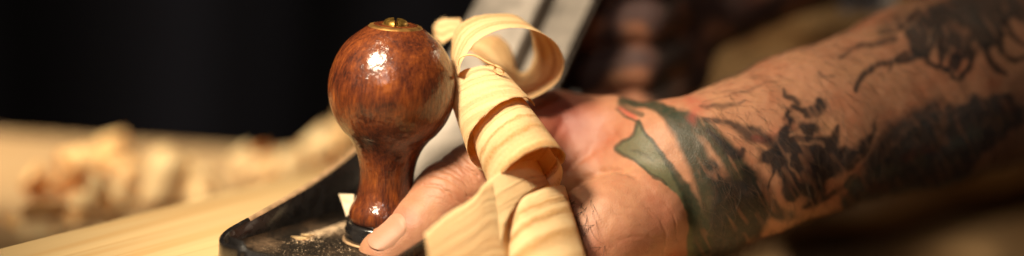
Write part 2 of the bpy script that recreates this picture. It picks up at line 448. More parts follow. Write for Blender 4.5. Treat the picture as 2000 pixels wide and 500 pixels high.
# frog, iron and lever cap rising behind the mouth, tote at the back
up = (A * math.cos(math.radians(49)) + Z * math.sin(math.radians(49)))     # along the iron
nf = (-A * math.sin(math.radians(49)) + Z * math.cos(math.radians(49)))    # its face normal, towards toe/up
def slab(name, s0, n0, n1, l0, l1, off, th, mat, par, taper=0.0, bev=.6):
    o = PL(s0, 0, BED - 1); v = []
    for l, k in ((l0, 1), (l1, 1 - taper)):
        for nn in (n0, n1):
            for hh in (off, off + th): v.append(o + up * l + Nn * (nn * k) + nf * hh)
    f = [(0, 1, 3, 2), (4, 6, 7, 5), (0, 2, 6, 4), (1, 5, 7, 3), (0, 4, 5, 1), (2, 3, 7, 6)]
    return bevel(mesh_obj(name, np.array(v) * MM, f, mat, par, smooth=False), bev)
MS = 42.0
slab('iron', MS, -25, 16.5, 1, 150, 0, 2.2, STEEL, plane, 0, .4)
slab('chip_breaker', MS, -24.6, 16, 3, 140, 2.3, 2.0, STEEL, plane, 0, .6)
cap = slab('lever_cap', MS, -24.5, 1.5, 8, 150, 4.5, 7.5, CAPM, plane, .03, 1.2)
slab('frog', MS + 6, -22, 22, 4, 60, -16, 15, JAP, plane, 0, 1)
# tote: curved handle swept in the plane's middle
tp = catmull([(138, 5), (140, 22), (134, 45), (136, 68), (150, 88), (162, 96)], 8)
tv, tf = [], []; n = 20
tw = np.interp(np.linspace(0, 1, len(tp)), [0, .15, .5, .85, 1], [19, 13, 11.5, 15, 7])
for (s, z), w in zip(tp, tw):
    for k in range(n):
        a = 2 * math.pi * k / n; tv.append(PL(s + w * math.cos(a), 11 * math.sin(a), z + .25 * w * math.cos(a)))
for i in range(len(tp) - 1):
    for k in range(n):
        a = i * n + k; b = i * n + (k + 1) % n; tf.append((a, b, b + n, a + n))
tf.append(tuple(range(n))[::-1]); tf.append(tuple((len(tp) - 1) * n + k for k in range(n)))
mesh_obj('tote', np.array(tv) * MM, tf, TOTEM, plane)

# ------------------------------------------------------------------ sdf meshing for the arm
def smin(a, b, k):
    h = np.clip(.5 + .5 * (b - a) / k, 0, 1)
    return b * (1 - h) + a * h - k * h * (1 - h)

def cone(P, a, b, ra, rb, sq=None):
    a = np.asarray(a); b = np.asarray(b); ab = b - a; L2 = float(ab @ ab) + 1e-9
    t = np.clip(((P - a) @ ab) / L2, 0, 1)
    dlt = P - a - t[..., None] * ab
    if sq is not None:            # flatten along one direction: (unit vec, factor > 1 squashes)
        u, fct = sq; u = np.asarray(u, float); u = u / np.linalg.norm(u)
        c = dlt @ u; dlt = dlt + (c * (fct - 1))[..., None] * u
    return np.sqrt((dlt ** 2).sum(-1)) - (ra + (rb - ra) * t)

def surface_nets(fn, lo, hi, h):
    lo = np.array(lo, float); n = np.ceil((np.array(hi) - lo) / h).astype(int) + 1
    F = np.empty(n, np.float32)
    ys = lo[1] + h * np.arange(n[1]); zs_ = lo[2] + h * np.arange(n[2])
    YY, ZZ = np.meshgrid(ys, zs_, indexing='ij')
    for i0 in range(0, n[0], 16):
        xs_ = lo[0] + h * np.arange(i0, min(n[0], i0 + 16))
        P = np.empty((len(xs_), n[1], n[2], 3)); P[..., 0] = xs_[:, None, None]; P[..., 1] = YY; P[..., 2] = ZZ
        F[i0:i0 + 16] = fn(P.reshape(-1, 3)).reshape(len(xs_), n[1], n[2])
    S = F < 0
    c = [S[a:n[0] - 1 + a, b:n[1] - 1 + b, d:n[2] - 1 + d] for a in (0, 1) for b in (0, 1) for d in (0, 1)]
    act = np.zeros(c[0].shape, bool); allS = np.ones(c[0].shape, bool)
    for q_ in c: act |= q_; allS &= q_
    act &= ~allS
    idx = -np.ones(act.shape, np.int64); I = np.argwhere(act); idx[act] = np.arange(len(I))
    acc = np.zeros((len(I), 3)); cnt = np.zeros(len(I))
    cs = [(a, b, d) for a in (0, 1) for b in (0, 1) for d in (0, 1)]
    for p in cs:
        for ax in range(3):
            if p[ax]: continue
            r = list(p); r[ax] = 1
            f0 = F[I[:, 0] + p[0], I[:, 1] + p[1], I[:, 2] + p[2]]; f1 = F[I[:, 0] + r[0], I[:, 1] + r[1], I[:, 2] + r[2]]
            m = (f0 < 0) != (f1 < 0); t = np.where(m, f0 / np.where(m, f0 - f1, 1), 0)
            q_ = np.tile(np.array(p, float), (len(I), 1)); q_[:, ax] += t
            acc[m] += q_[m]; cnt[m] += 1
    V = lo + h * (I + acc / cnt[:, None])
    faces = []
    for ax in range(3):
        o1, o2 = [(1, 2), (2, 0), (0, 1)][ax]
        sl0 = [slice(1, -1)] * 3; sl1 = [slice(1, -1)] * 3
        sl0[ax] = slice(0, -1); sl1[ax] = slice(1, None)
        a_, b_ = S[tuple(sl0)], S[tuple(sl1)]
        E = np.argwhere(a_ != b_); st = a_[a_ != b_]
        off = np.ones(3, int); off[ax] = 0; E = E + off
        def cell(d1, d2):
            q_ = E.copy(); q_[:, o1] -= d1; q_[:, o2] -= d2
            return idx[q_[:, 0], q_[:, 1], q_[:, 2]]
        qd = np.stack([cell(0, 0), cell(1, 0), cell(1, 1), cell(0, 1)], 1)
        qd[~st] = qd[~st][:, ::-1]
        faces.append(qd)
    return V, np.vstack(faces)

def sgrad(fn, P, e=.4):
    g_ = np.stack([fn(P + np.eye(3)[k] * e) - fn(P - np.eye(3)[k] * e) for k in range(3)], 1)
    return g_ / (np.linalg.norm(g_, axis=1, keepdims=True) + 1e-9)

def refine(V, Fq, fn):
    """split each quad in four and pull the points onto the surface"""
    e = np.vstack([Fq[:, [0, 1]], Fq[:, [1, 2]], Fq[:, [2, 3]], Fq[:, [3, 0]]]); e.sort(axis=1)
    ue, inv = np.unique(e, axis=0, return_inverse=True); inv = inv.ravel()
    n = len(V); m = len(Fq); em = V[ue].mean(1); fc = V[Fq].mean(1)
    ei = inv.reshape(4, m) + n; ci = np.arange(m) + n + len(ue)
    V2 = np.vstack([V, em, fc])
    F2 = np.vstack([np.stack([Fq[:, k], ei[k], ci, ei[(k + 3) % 4]], 1) for k in range(4)])
    for _ in range(2):
        d_ = fn(V2); V2 = V2 - sgrad(fn, V2) * np.clip(d_, -1, 1)[:, None] * .85
    return V2, F2

c_ = cam_mm
TH = [c_(753, 499, -9), c_(822, 447, -6), c_(872, 388, -2), c_(925, 352, 2), c_(985, 312, 14), c_(1085, 254, 30), c_(1200, 268, 24), c_(1310, 312, 14)]
TR = [8.8, 10.7, 11.3, 11.6, 12.0, 13.2, 13.4, 17.0]
FA = [c_(1310, 330, 8), c_(1365, 335, 10), c_(1460, 308, 17), c_(1570, 262, 28), c_(1800, 186, 52), c_(2080, 95, 85), c_(2350, 10, 120)]
FR = [21, 24.0, 25.2, 26.5, 31.0, 37.5, 41]
LUMP = [c_(1258, 420, -2), c_(1190, 452, -6), c_(1120, 520, -10)]
knuckles = [c_(1010, 560, -14), c_(1045, 610, -6), c_(1085, 655, 4), c_(1130, 690, 16)]
def arm_sdf(P):
    d = None
    for i in range(len(TH) - 1):
        q_ = cone(P, TH[i], TH[i + 1], TR[i], TR[i + 1]); d = q_ if d is None else smin(d, q_, 2.5)
    fa = None
    for i in range(len(FA) - 1):
        q_ = cone(P, FA[i], FA[i + 1], FR[i], FR[i + 1], ((.25, 0, 1), 1.22)); fa = q_ if fa is None else smin(fa, q_, 7)
    d = smin(d, fa, 7)
    L = smin(cone(P, LUMP[0], LUMP[1], 16.5, 17), cone(P, LUMP[1], LUMP[2], 17, 16), 4)
    # back of the hand to the knuckles, then curled fingers
    for i, k in enumerate(knuckles):
        L = smin(L, cone(P, c_(1200 + 20 * i, 440 + 35 * i, -2 + 9 * i), k, 12, 8.6), 7)
    L = smin(L, cone(P, c_(1290, 430, 8), c_(1380, 400, 14), 16, 18), 5)
    d = smin(d, L, 4.5)
    # web between thumb and palm
    d = smin(d, cone(P, c_(1060, 330, 22), c_(1190, 345, 16), 9.5, 11), 8)
    for i, k in enumerate(knuckles):
        ln = (1.0, 1.1, 1.05, .85)[i]
        p1 = k + np.array([-14, 17, 12]) * ln; p2 = p1 + np.array([2, 8, 17]) * ln; p3 = p2 + np.array([8, -6, 10]) * ln
        fg = smin(cone(P, k, p1, 8.4, 7.6), cone(P, p1, p2, 7.6, 7.0), 2); fg = smin(fg, cone(P, p2, p3, 7.0, 6.2), 2)
        d = smin(d, fg, 3)
    return d
V, Fq = surface_nets(arm_sdf, (-62, -75, -42), (275, 120, 150), 1.9)
V, Fq = refine(V, Fq, arm_sdf)
V, Fq = refine(V, Fq, arm_sdf)
Nrm = sgrad(arm_sdf, V)

def to_px(P): return np.stack([P[:, 0] / (P[:, 2] + DIST) * FPX + 1000, P[:, 1] / (P[:, 2] + DIST) * FPX + 250], 1)
PX = to_px(V)
front = Nrm[:, 2] < .15
def vnoise(P, s, seed):
    """cheap value noise in 2-D"""
    g_ = np.random.default_rng(seed).random((64, 64)); q_ = P / s; i = np.floor(q_).astype(int); f_ = q_ - i; f_ = f_ * f_ * (3 - 2 * f_)
    G = lambda a, b: g_[a % 64, b % 64]
    x, y = i[:, 0], i[:, 1]
    return (G(x, y) * (1 - f_[:, 0]) + G(x + 1, y) * f_[:, 0]) * (1 - f_[:, 1]) + (G(x, y + 1) * (1 - f_[:, 0]) + G(x + 1, y + 1) * f_[:, 0]) * f_[:, 1]
WOB = np.stack([vnoise(PX, 17, 1) - .5 + .5 * (vnoise(PX, 7, 3) - .5), vnoise(PX, 17, 2) - .5 + .5 * (vnoise(PX, 7, 4) - .5)], 1)
def seg_dist(Q, pts, ws=None):
    """distance to a smooth polyline divided by its local half width"""
    pts = np.asarray(pts, float)
    best = np.full(len(Q), 1e9)
    if ws is None: ws = [1] * len(pts)
    cp = catmull(np.column_stack([pts, ws]), 5) if len(pts) > 2 else np.column_stack([pts, ws])
    for i in range(len(cp) - 1):
        a, b = cp[i, :2], cp[i + 1, :2]; ab = b - a
        t = np.clip(((Q - a) @ ab) / (ab @ ab + 1e-9), 0, 1)
        dd = np.linalg.norm(Q - a - t[:, None] * ab, axis=1) / np.maximum(cp[i, 2] + (cp[i + 1, 2] - cp[i, 2]) * t, .3)
        best = np.minimum(best, dd)
    return best
def inside(Q, poly):
    poly = np.asarray(poly, float); r = np.zeros(len(Q), bool); j = len(poly) - 1
    for i in range(len(poly)):
        (x1, y1), (x2, y2) = poly[i], poly[j]
        if y1 != y2:
            r ^= ((y1 > Q[:, 1]) != (y2 > Q[:, 1])) & (Q[:, 0] < (x2 - x1) * (Q[:, 1] - y1) / (y2 - y1) + x1)
        j = i
    return r
# creases: (points, half width px, depth mm)
creases = [
    ([(1130, 362), (1155, 345), (1185, 332), (1212, 333), (1240, 343)], 7, .9),
    ([(1170, 336), (1205, 330), (1216, 334)], 3.5, .7),
    ([(1095, 345), (1130, 310), (1165, 282), (1200, 262)], 12, 1.1),
    ([(1060, 300), (1085, 265), (1100, 235)], 9, .8),
    ([(1110, 330), (1150, 300), (1180, 285)], 6, .5),
    ([(880, 297), (905, 325), (935, 345)], 3.4, .75), ([(838, 345), (870, 348), (905, 372), (920, 385)], 2.6, .65), ([(826, 362), (862, 367), (900, 396)], 2.6, .55), ([(842, 330), (875, 336), (912, 362)], 2.2, .4), ([(856, 312), (890, 322), (925, 352)], 2.2, .4),
    ([(858, 322), (890, 335), (925, 362)], 2.5, .28), ([(900, 300), (925, 325)], 3, .3), ([(835, 385), (870, 392), (890, 408)], 2, .18),
    ([(1260, 400), (1285, 425), (1300, 450), (1296, 500)], 2.2, .22), ([(1300, 395), (1318, 430), (1322, 470)], 2, .2), ([(1225, 405), (1262, 410), (1280, 430)], 2, .16),
    ([(1200, 420), (1240, 428), (1270, 460)], 2, .14), ([(1210, 470), (1250, 462), (1290, 470)], 2, .14),
]
disp = np.zeros(len(V))
for pts, w, dp in creases:
    disp -= dp * np.exp(-np.minimum(seg_dist(PX + WOB * 5, pts), 60) ** 2 / w ** 2) * front
disp *= .75
disp += (vnoise(PX, 30, 9) - .5) * .35 + (vnoise(PX, 12, 11) - .5) * .14
V = V + Nrm * disp[:, None]

BLACK = (.009, .009, .011); GREEN = (.062, .076, .040); DGREEN = (.018, .026, .015); RED = (.34, .045, .035); BLUE = (.02, .028, .033)
ink = np.zeros((len(V), 4)); ink[:, :3] = BLACK
def lay(mask, col, a):
    mask = mask * a * front
    m = mask[:, None]; na = ink[:, 3] + mask * (1 - ink[:, 3])
    k = np.where(na > 1e-6, mask / np.maximum(na, 1e-6), 0)[:, None]
    ink[:, :3] = ink[:, :3] * (1 - k) + np.array(col) * k
    ink[:, 3] = na
def poly(pts, col, a=.93, wob=9, soft=2.2):
    Q = PX + WOB * wob
    cl = list(pts) + [pts[0]]
    ins = inside(Q, pts); dd = seg_dist_raw(Q, cl)
    sd = np.where(ins, dd, -dd); lay(np.clip(.5 + sd / (2 * soft), 0, 1), col, a)
def seg_dist_raw(Q, pts):
    best = np.full(len(Q), 1e9); pts = np.asarray(pts, float)
    for a, b in zip(pts[:-1], pts[1:]):
        ab = b - a; t = np.clip(((Q - a) @ ab) / (ab @ ab + 1e-9), 0, 1)
        best = np.minimum(best, np.linalg.norm(Q - a - t[:, None] * ab, axis=1))
    return best
def stroke(pts, ws, col=BLACK, a=.93, wob=6, soft=.22):
    ws = [w * 1.25 for w in ws]; soft = soft * 1.5
    dd = seg_dist(PX + WOB * wob, pts, ws); lay(np.clip((1 + soft - dd) / (2 * soft), 0, 1), col, a)

# snake-like green band at the wrist
poly([(1248, 236), (1262, 262), (1285, 290), (1318, 340), (1345, 385), (1358, 420), (1362, 500), (1340, 505), (1345, 420), (1325, 385), (1290, 352), (1262, 335), (1240, 315), (1215, 302), (1202, 292), (1212, 278), (1235, 266)], GREEN, .92, 5)
stroke([(1248, 236), (1262, 262), (1285, 290), (1318, 340), (1345, 385), (1358, 430)], [2.5, 3, 3.5, 6, 8, 10], DGREEN, .9, 4)
stroke([(1246, 240), (1234, 266), (1212, 278), (1203, 291), (1218, 303), (1242, 316), (1266, 336), (1300, 360)], [2.5, 3, 3, 3.2, 3, 2.5, 2.5, 3], DGREEN, .75, 4)
stroke([(1232, 292), (1250, 298), (1266, 303), (1275, 312)], [2, 3, 3, 2], DGREEN, .45, 8)
stroke([(1340, 370), (1365, 430), (1372, 480), (1380, 510)], [10, 12, 14, 14], DGREEN, .93, 6)
poly([(1204, 212), (1218, 208), (1240, 224), (1247, 236), (1228, 228)], RED, .6, 3)
stroke([(1205, 214), (1222, 228), (1246, 238)], [2.2, 2.2, 2.2], DGREEN, .8, 3); stroke([(1210, 206), (1235, 216), (1252, 224)], [3, 4, 4], DGREEN, .7, 3)
stroke([(1215, 196), (1262, 203), (1290, 212), (1318, 235), (1345, 275), (1372, 330), (1392, 390), (1400, 440), (1405, 510)], [7, 8, 9, 13, 17, 20, 22, 26, 32], DGREEN, .95, 5)
stroke([(1300, 215), (1345, 232), (1385, 262), (1420, 300), (1445, 340), (1462, 385), (1468, 430)], [8, 12, 14, 15, 20, 24, 24], DGREEN, .93, 6)
poly([(1395, 350), (1470, 350), (1500, 400), (1492, 440), (1440, 470), (1430, 520), (1390, 520)], (.022, .018, .018), .93, 12, 5)
# skin gaps inside the band: a slip of the second band edge
stroke([(1352, 196), (1372, 205), (1355, 222), (1352, 236)], [8, 9, 8, 6], RED, .4, 8, .6)
# dark lashes running right
stroke([(1370, 207), (1400, 208), (1430, 204), (1455, 196)], [3, 4.5, 4, 2], BLACK, .6, 5, .4)
stroke([(1378, 234), (1420, 240), (1450, 255), (1470, 270), (1500, 275)], [4, 5, 7, 8, 5], BLACK, .82, 6, .4)
stroke([(1382, 256), (1405, 275), (1425, 296), (1445, 302), (1452, 292)], [3, 5, 8, 7, 3], BLACK, .88, 5, .35)
stroke([(1480, 270), (1500, 268), (1512, 262)], [5, 7, 5], RED, .3, 8, .8)
# ragged black figure in the middle of the forearm
stroke([(1532, 232), (1550, 212), (1572, 216), (1592, 210), (1600, 196)], [4, 5, 6, 7, 4], BLACK, .93, 5, .3)
stroke([(1598, 196), (1604, 208), (1596, 222), (1575, 226)], [5, 8, 7, 5], BLACK, .9, 5, .3)
poly([(1520, 252), (1540, 228), (1556, 232), (1548, 250), (1575, 238), (1600, 236), (1602, 256), (1590, 266), (1612, 272), (1636, 262), (1640, 292), (1668, 286), (1692, 266), (1704, 240), (1712, 234), (1706, 268), (1688, 296), (1662, 322), (1640, 348), (1614, 352), (1600, 378), (1580, 396), (1562, 384), (1552, 392), (1530, 386), (1524, 352), (1508, 330), (1486, 318), (1482, 292), (1506, 282)], (.010, .011, .014), .96, 12, 5)
stroke([(1548, 262), (1562, 256), (1572, 262)], [3, 4, 2], (.36, .19, .11), .7, 8, .5)
stroke([(1566, 280), (1590, 276), (1604, 282)], [2, 3, 2], (.36, .19, .11), .5, 8, .5)
stroke([(1540, 300), (1545, 325), (1560, 345)], [2, 3, 2], (.36, .19, .11), .5, 10, .5)
stroke([(1630, 272), (1634, 256), (1636, 244)], [7, 6, 2], BLACK, .9, 4, .3)
stroke([(1512, 328), (1500, 372), (1522, 410), (1545, 422), (1538, 430)], [2, 2, 6, 6, 3], BLACK, .85, 5, .4)
stroke([(1490, 415), (1520, 424), (1536, 422)], [5, 7, 5], BLACK, .9, 5, .4)
stroke([(1500, 410), (1470, 438), (1480, 462)], [9, 9, 6], BLACK, .85, 6, .4)
stroke([(1392, 330), (1420, 380), (1440, 430), (1442, 500)], [12, 18, 26, 30], (.012, .012, .010), .95, 9, .4)
stroke([(1455, 330), (1478, 360), (1490, 400)], [8, 14, 16], (.012, .012, .010), .95, 9, .4)
stroke([(1462, 250), (1490, 262), (1515, 290), (1530, 320)], [4, 6, 9, 10], BLACK, .85, 8, .5)
stroke([(1430, 180), (1470, 172), (1500, 158)], [2, 2.5, 1.5], BLACK, .4, 6, .6)
stroke([(1610, 350), (1600, 385), (1570, 405)], [6, 8, 4], BLACK, .9, 8, .4)
stroke([(1700, 320), (1740, 270), (1775, 240), (1830, 205)], [8, 14, 14, 10], BLUE, .85, 12, .5)
# long wisps and the big dark mass near the elbow
stroke([(1600, 140), (1608, 148), (1630, 148)], [2.5, 3, 2], BLACK, .55, 4, .4)
stroke([(1640, 112), (1670, 94), (1710, 84), (1745, 76)], [2.5, 4, 5, 6], BLACK, .75, 5, .4)
stroke([(1672, 178), (1680, 155), (1700, 135), (1730, 122), (1765, 118), (1800, 106)], [3.5, 5, 5.5, 5, 6, 8], BLACK, .9, 4, .35)
stroke([(1720, 60), (1760, 40), (1800, 34), (1850, 25)], [8, 12, 18, 26], (.05, .035, .025), .75, 9, .6)
poly([(1766, 60), (1800, 25), (1860, -5), (2010, -30), (2090, -20), (2080, 60), (2004, 50), (1988, 32), (1962, 48), (1950, 90), (1925, 100), (1905, 82), (1892, 118), (1865, 122), (1858, 92), (1842, 118), (1822, 88), (1805, 112), (1780, 112), (1770, 90)], (.022, .020, .020), .93, 12, 5)
for pts in ([(1815, 95), (1812, 122), (1838, 134), (1858, 128)], [(1862, 110), (1858, 150)], [(1900, 100), (1896, 128), (1878, 148), (1860, 152)], [(1875, 105), (1868, 135), (1842, 136)],
            [(1922, 90), (1932, 115), (1950, 136), (1966, 144)], [(1950, 80), (1962, 108), (1984, 118), (2004, 110)], [(1840, 80), (1834, 130)]):
    stroke(pts, [8] + [4.5] * (len(pts) - 2) + [3], BLACK, .95, 6, .4)
for pts in ([(1790, 20), (1760, 52), (1725, 66)], [(1900, 20), (1935, 60), (1975, 72)], [(1780, 100), (1752, 112), (1735, 140)], [(1960, 40), (1990, 84), (2030, 96)], [(1560, 200), (1540, 190), (1530, 170)],
            [(1655, 330), (1690, 300), (1706, 262)], [(1600, 390), (1640, 370), (1668, 340)]):
    stroke(pts, [5, 4, 2], BLACK, .85, 7, .4)
stroke([(1820, 60), (1810, 92)], [2, 1], (.25, .14, .08), .5, 9, .7); stroke([(1850, 50), (1846, 92)], [3, 1.5], (.22, .12, .08), .5, 9, .7); stroke([(1886, 60), (1880, 100)], [3, 1.5], (.22, .12, .08), .45, 9, .7)
# dark scaled shape along the underside
poly([(1640, 395), (1650, 360), (1690, 330), (1735, 296), (1772, 258), (1800, 232), (1850, 210), (1900, 188), (1940, 184), (1990, 196), (2010, 210), (1990, 240), (1965, 270), (1920, 300), (1880, 360), (1750, 420), (1660, 440)], BLUE, .92, 18, 6)
for k in range(16):
    t = k / 15; x = 1672 + 300 * t + rng.uniform(-12, 12); y = 372 - 150 * t + rng.uniform(-22, 22)
    stroke([(x - 12, y + 6), (x, y - 4), (x + 14, y + 4)], [4, 7, 4], rng.choice([(.07, .08, .06), (.12, .04, .03), (.05, .06, .07), (.14, .08, .05)]), .6, 12, .7)
# the shading inside the forearm shapes is streaky: fine gaps of skin along the strokes
sx = PX @ np.array([.5, .866]); sy = PX @ np.array([-.866, .5])
stk = vnoise(np.stack([sx / 4.5, sy], 1), 6.0, 41) * .6 + vnoise(np.stack([sx / 3, sy], 1), 11.0, 42) * .4
farm = np.clip((PX[:, 0] - 1470) / 40, 0, 1)
ink[:, 3] *= 1 - farm * np.clip((stk - .57) * 5, 0, 1) * .36
wst = np.clip((PX[:, 0] - 1350) / 30, 0, 1) * (1 - farm)
ink[:, 3] *= 1 - wst * np.clip((stk - .66) * 6, 0, 1) * .35
# ink beyond what is traced above: the far side of the forearm carries plain dark shapes too
back = (~front) & (PX[:, 0] > 1380)
bn_ = np.clip((vnoise(V[:, [0, 1]], 14, 21) + .5 * vnoise(V[:, [0, 1]], 6, 22) - .75) * 5, 0, .9) * back
ink[back, :3] = BLACK; ink[:, 3] = np.where(back, bn_, ink[:, 3])

flush_shade = np.zeros(len(V))
def blush_shade(x, y, rx, ry, a):
    global flush_shade
    flush_shade = np.maximum(flush_shade, a * np.exp(-((PX[:, 0] - x) / rx) ** 2 - ((PX[:, 1] - y) / ry) ** 2))
blush_shade(1105, 235, 85, 80, 1.0); blush_shade(1290, 420, 50, 60, .5); blush_shade(1150, 490, 60, 40, .6); blush_shade(790, 430, 40, 30, .5); blush_shade(900, 330, 30, 25, .3); blush_shade(1330, 480, 40, 60, .4); blush_shade(1240, 480, 80, 40, .4)  # first call paints shade into the palm hollow, the others are skin redness

person = empty('person', world(cam_mm(1900, 600, 120)) / MM, 'person with a tattooed bare forearm, left thumb resting on the bed of the plane', 'person')
# the same body's other hand, closed round the rear handle (far, blurred)
TOT = lambda s, n_, z: PL(s, n_, z)
def w2c(p):                     # world mm -> camera-aligned mm
    q_ = (np.asarray(p, float) - ORG) @ R3
    return np.array([q_[0], -q_[1], -q_[2] - DIST])
fist = []
for i, z in enumerate((34, 51, 68, 84)):
    s_ = 130 + .12 * (z - 30)
    a_ = w2c(PL(s_ + 24, 20, z + 3)); b_ = w2c(PL(s_ - 2, 22, z)); c2 = w2c(PL(s_ - 19, 6, z - 2)); d_ = w2c(PL(s_ - 12, -15, z - 3))
    fist.append((a_, b_, c2, d_))
back_palm = (w2c(PL(172, 16, 45)), w2c(PL(176, 14, 82)))
thumb2 = (w2c(PL(172, 0, 104)), w2c(PL(150, -14, 100)), w2c(PL(136, -18, 90)))
arm2 = (w2c(PL(182, 14, 66)), w2c(PL(236, 40, 92)), w2c(PL(330, 110, 160)))
def fist_sdf(P):
    d = None
    for a_, b_, c2, d_ in fist:
        q_ = smin(smin(cone(P, a_, b_, 9.5, 9), cone(P, b_, c2, 9, 8.3), 2), cone(P, c2, d_, 8.3, 7.2), 2)
        d = q_ if d is None else smin(d, q_, 1.6)
    d = smin(d, cone(P, *back_palm, 15, 14), 8)
    d = smin(d, smin(cone(P, thumb2[0], thumb2[1], 11, 9), cone(P, thumb2[1], thumb2[2], 9, 8), 2), 4)
    d = smin(d, smin(cone(P, arm2[0], arm2[1], 19, 25), cone(P, arm2[1], arm2[2], 25, 33), 6), 8)
    return d
allp = np.array([p for t_ in fist for p in t_] + list(arm2) + list(thumb2) + list(back_palm))
V2, F2q = surface_nets(fist_sdf, allp.min(0) - 36, allp.max(0) + 36, 2.6)
V2, F2q = refine(V2, F2q, fist_sdf)
nV = len(V)
VV = np.vstack([V, V2]); FF = np.vstack([Fq, F2q + nV])
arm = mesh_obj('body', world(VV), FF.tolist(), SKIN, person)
ink_shade2 = np.zeros((len(V2), 4)); ink_shade2[:, :3] = (.03, .024, .03)
nn_ = vnoise(V2[:, [0, 1]], 9, 31) + .5 * vnoise(V2[:, [1, 2]], 5, 32)
ink_shade2[:, 3] = np.clip((nn_ - .45) * 3, 0, .88)  # tattoo laid on heavily, so its dark colour also paints the fist's shade
ca = arm.data.color_attributes.new('ink', 'FLOAT_COLOR', 'POINT'); ca.data.foreach_set('color', np.vstack([ink, ink_shade2]).astype(np.float32).ravel())
fl4 = np.ones((len(VV), 4)); fl4[:, :3] = np.concatenate([flush_shade, np.full(len(V2), .15)])[:, None]
cf = arm.data.color_attributes.new('flush_shade', 'FLOAT_COLOR', 'POINT'); cf.data.foreach_set('color', fl4.astype(np.float32).ravel())

# thumb nail: laid on the thumb's surface
ax_t = TH[0] - TH[1]; ax_t /= np.linalg.norm(ax_t)
nn0 = np.array([-.32, -.55, -.77]); nn0 -= (nn0 @ ax_t) * ax_t; nn0 /= np.linalg.norm(nn0)
side = np.cross(ax_t, nn0)
nc = TH[0] * .72 + TH[1] * .28
gu, gv = 26, 30; pts = []
for j in range(gv):
    tv_ = j / (gv - 1) * 2 - 1
    for i in range(gu):
        u_ = i / (gu - 1) * 2 - 1
        hw = 5.2 * (1 - .10 * max(0, -tv_)) * (1 - max(0, abs(tv_) - .35) ** 2.4 * .9)
        L = 7.2
        ang = u_ * hw / 8.6
        pts.append(nc + ax_t * (tv_ * L - (u_ * u_) * 1.6 * (-1 if tv_ < 0 else 1) * abs(tv_)) + side * math.sin(ang) * 12 + nn0 * math.cos(ang) * 12)
pts = np.array(pts); dirn = (nc - pts); dirn -= (dirn @ ax_t)[:, None] * ax_t; dirn /= np.linalg.norm(dirn, axis=1, keepdims=True)
t_ = np.zeros(len(pts))
for _ in range(25): t_ += np.clip(arm_sdf(pts + dirn * t_[:, None]), -2, 2) * .8
sv = np.repeat(np.linspace(-1, 1, gv), gu); su = np.tile(np.linspace(-1, 1, gu), gv)
edge = np.clip((1 - np.maximum(abs(su), -sv)) * 3.5, 0, 1)
liftn = -.38 + .50 * edge + np.clip(sv - .55, 0, 1) * .5
npts = pts + dirn * (t_ - liftn)[:, None]
nf_ = [(j * gu + i, j * gu + i + 1, (j + 1) * gu + i + 1, (j + 1) * gu + i) for j in range(gv - 1) for i in range(gu - 1)]
nail = mesh_obj('thumb_nail', world(npts), nf_, NAILM, person)
sm = nail.modifiers.new('solid', 'SOLIDIFY'); sm.thickness = .4 * MM; sm.offset = 0

# hairs
def hair_mesh(name, strands, r, mat, parent):
    v, f = [], []
    for st in strands:
        st = np.array(st); n = len(st)
        for i in range(n):
            t = st[min(i + 1, n - 1)] - st[max(i - 1, 0)]; t /= np.linalg.norm(t) + 1e-9
            a_ = np.cross(t, (0.3, .5, .8)); a_ /= np.linalg.norm(a_) + 1e-9; b_ = np.cross(t, a_)
            rr = r * (1 - .75 * i / (n - 1))
            for k in range(3):
                an = k * 2.094; v.append(st[i] + (a_ * math.cos(an) + b_ * math.sin(an)) * rr)
        b0 = len(v) - 3 * n
        for i in range(n - 1):
            for k in range(3):
                f.append((b0 + i * 3 + k, b0 + i * 3 + (k + 1) % 3, b0 + (i + 1) * 3 + (k + 1) % 3, b0 + (i + 1) * 3 + k))
    return mesh_obj(name, world(np.array(v)), f, mat, parent)
def grow(idx_list, dirs, length, lift, seed):
    g_ = random.Random(seed); out = []
    for i, dv in zip(idx_list, dirs):
        p = V[i] - Nrm[i] * .2; n_ = Nrm[i]; dv = np.array(dv) - (np.array(dv) @ n_) * n_; dv /= np.linalg.norm(dv) + 1e-9
        L = length * g_.uniform(.5, 1.25); cv = g_.uniform(-1.1, 1.1); sd = np.cross(n_, dv); st = []
        for k in range(9):
            t = k / 8; st.append(p + n_ * (lift * math.sin(t * 2.2)) + dv * L * t * (1 - .15 * t) + sd * cv * L * .45 * t * t)
        out.append(st)
    return out
sel = np.where(front & (abs(PX[:, 0] - 1152) < 40) & (PX[:, 1] > 385) & (PX[:, 1] < 520) & (PX[:, 0] < 1185 - (470 - np.minimum(PX[:, 1], 470)) * .25))[0]
pick = nrg.choice(sel, 60, replace=False)
dirs = [(nrg.uniform(-.3, .5), nrg.uniform(.5, 1), 0) if nrg.random() < .8 else (nrg.uniform(-1, 1), nrg.uniform(-.6, .6), 0) for _ in pick]
hair_mesh('hand_hair', grow(pick, dirs, 9, 1.6, 3), .075, HAIRM, person)
sel = np.where((Nrm[:, 2] < .5) & (PX[:, 0] > 1360) & (PX[:, 0] < 2010) & (PX[:, 1] > -20) & (PX[:, 1] < 520))[0]
pick = nrg.choice(sel, 2200, replace=False)
dirs = [(nrg.uniform(.0, .9), nrg.uniform(.3, 1.2), 0) for _ in pick]
hair_mesh('forearm_hair', grow(pick, dirs, 9, 1.4, 4), .06, FHAIR, person)
sel = np.where(front & (PX[:, 0] > 1150) & (PX[:, 0] < 1350) & (PX[:, 1] > 200))[0]

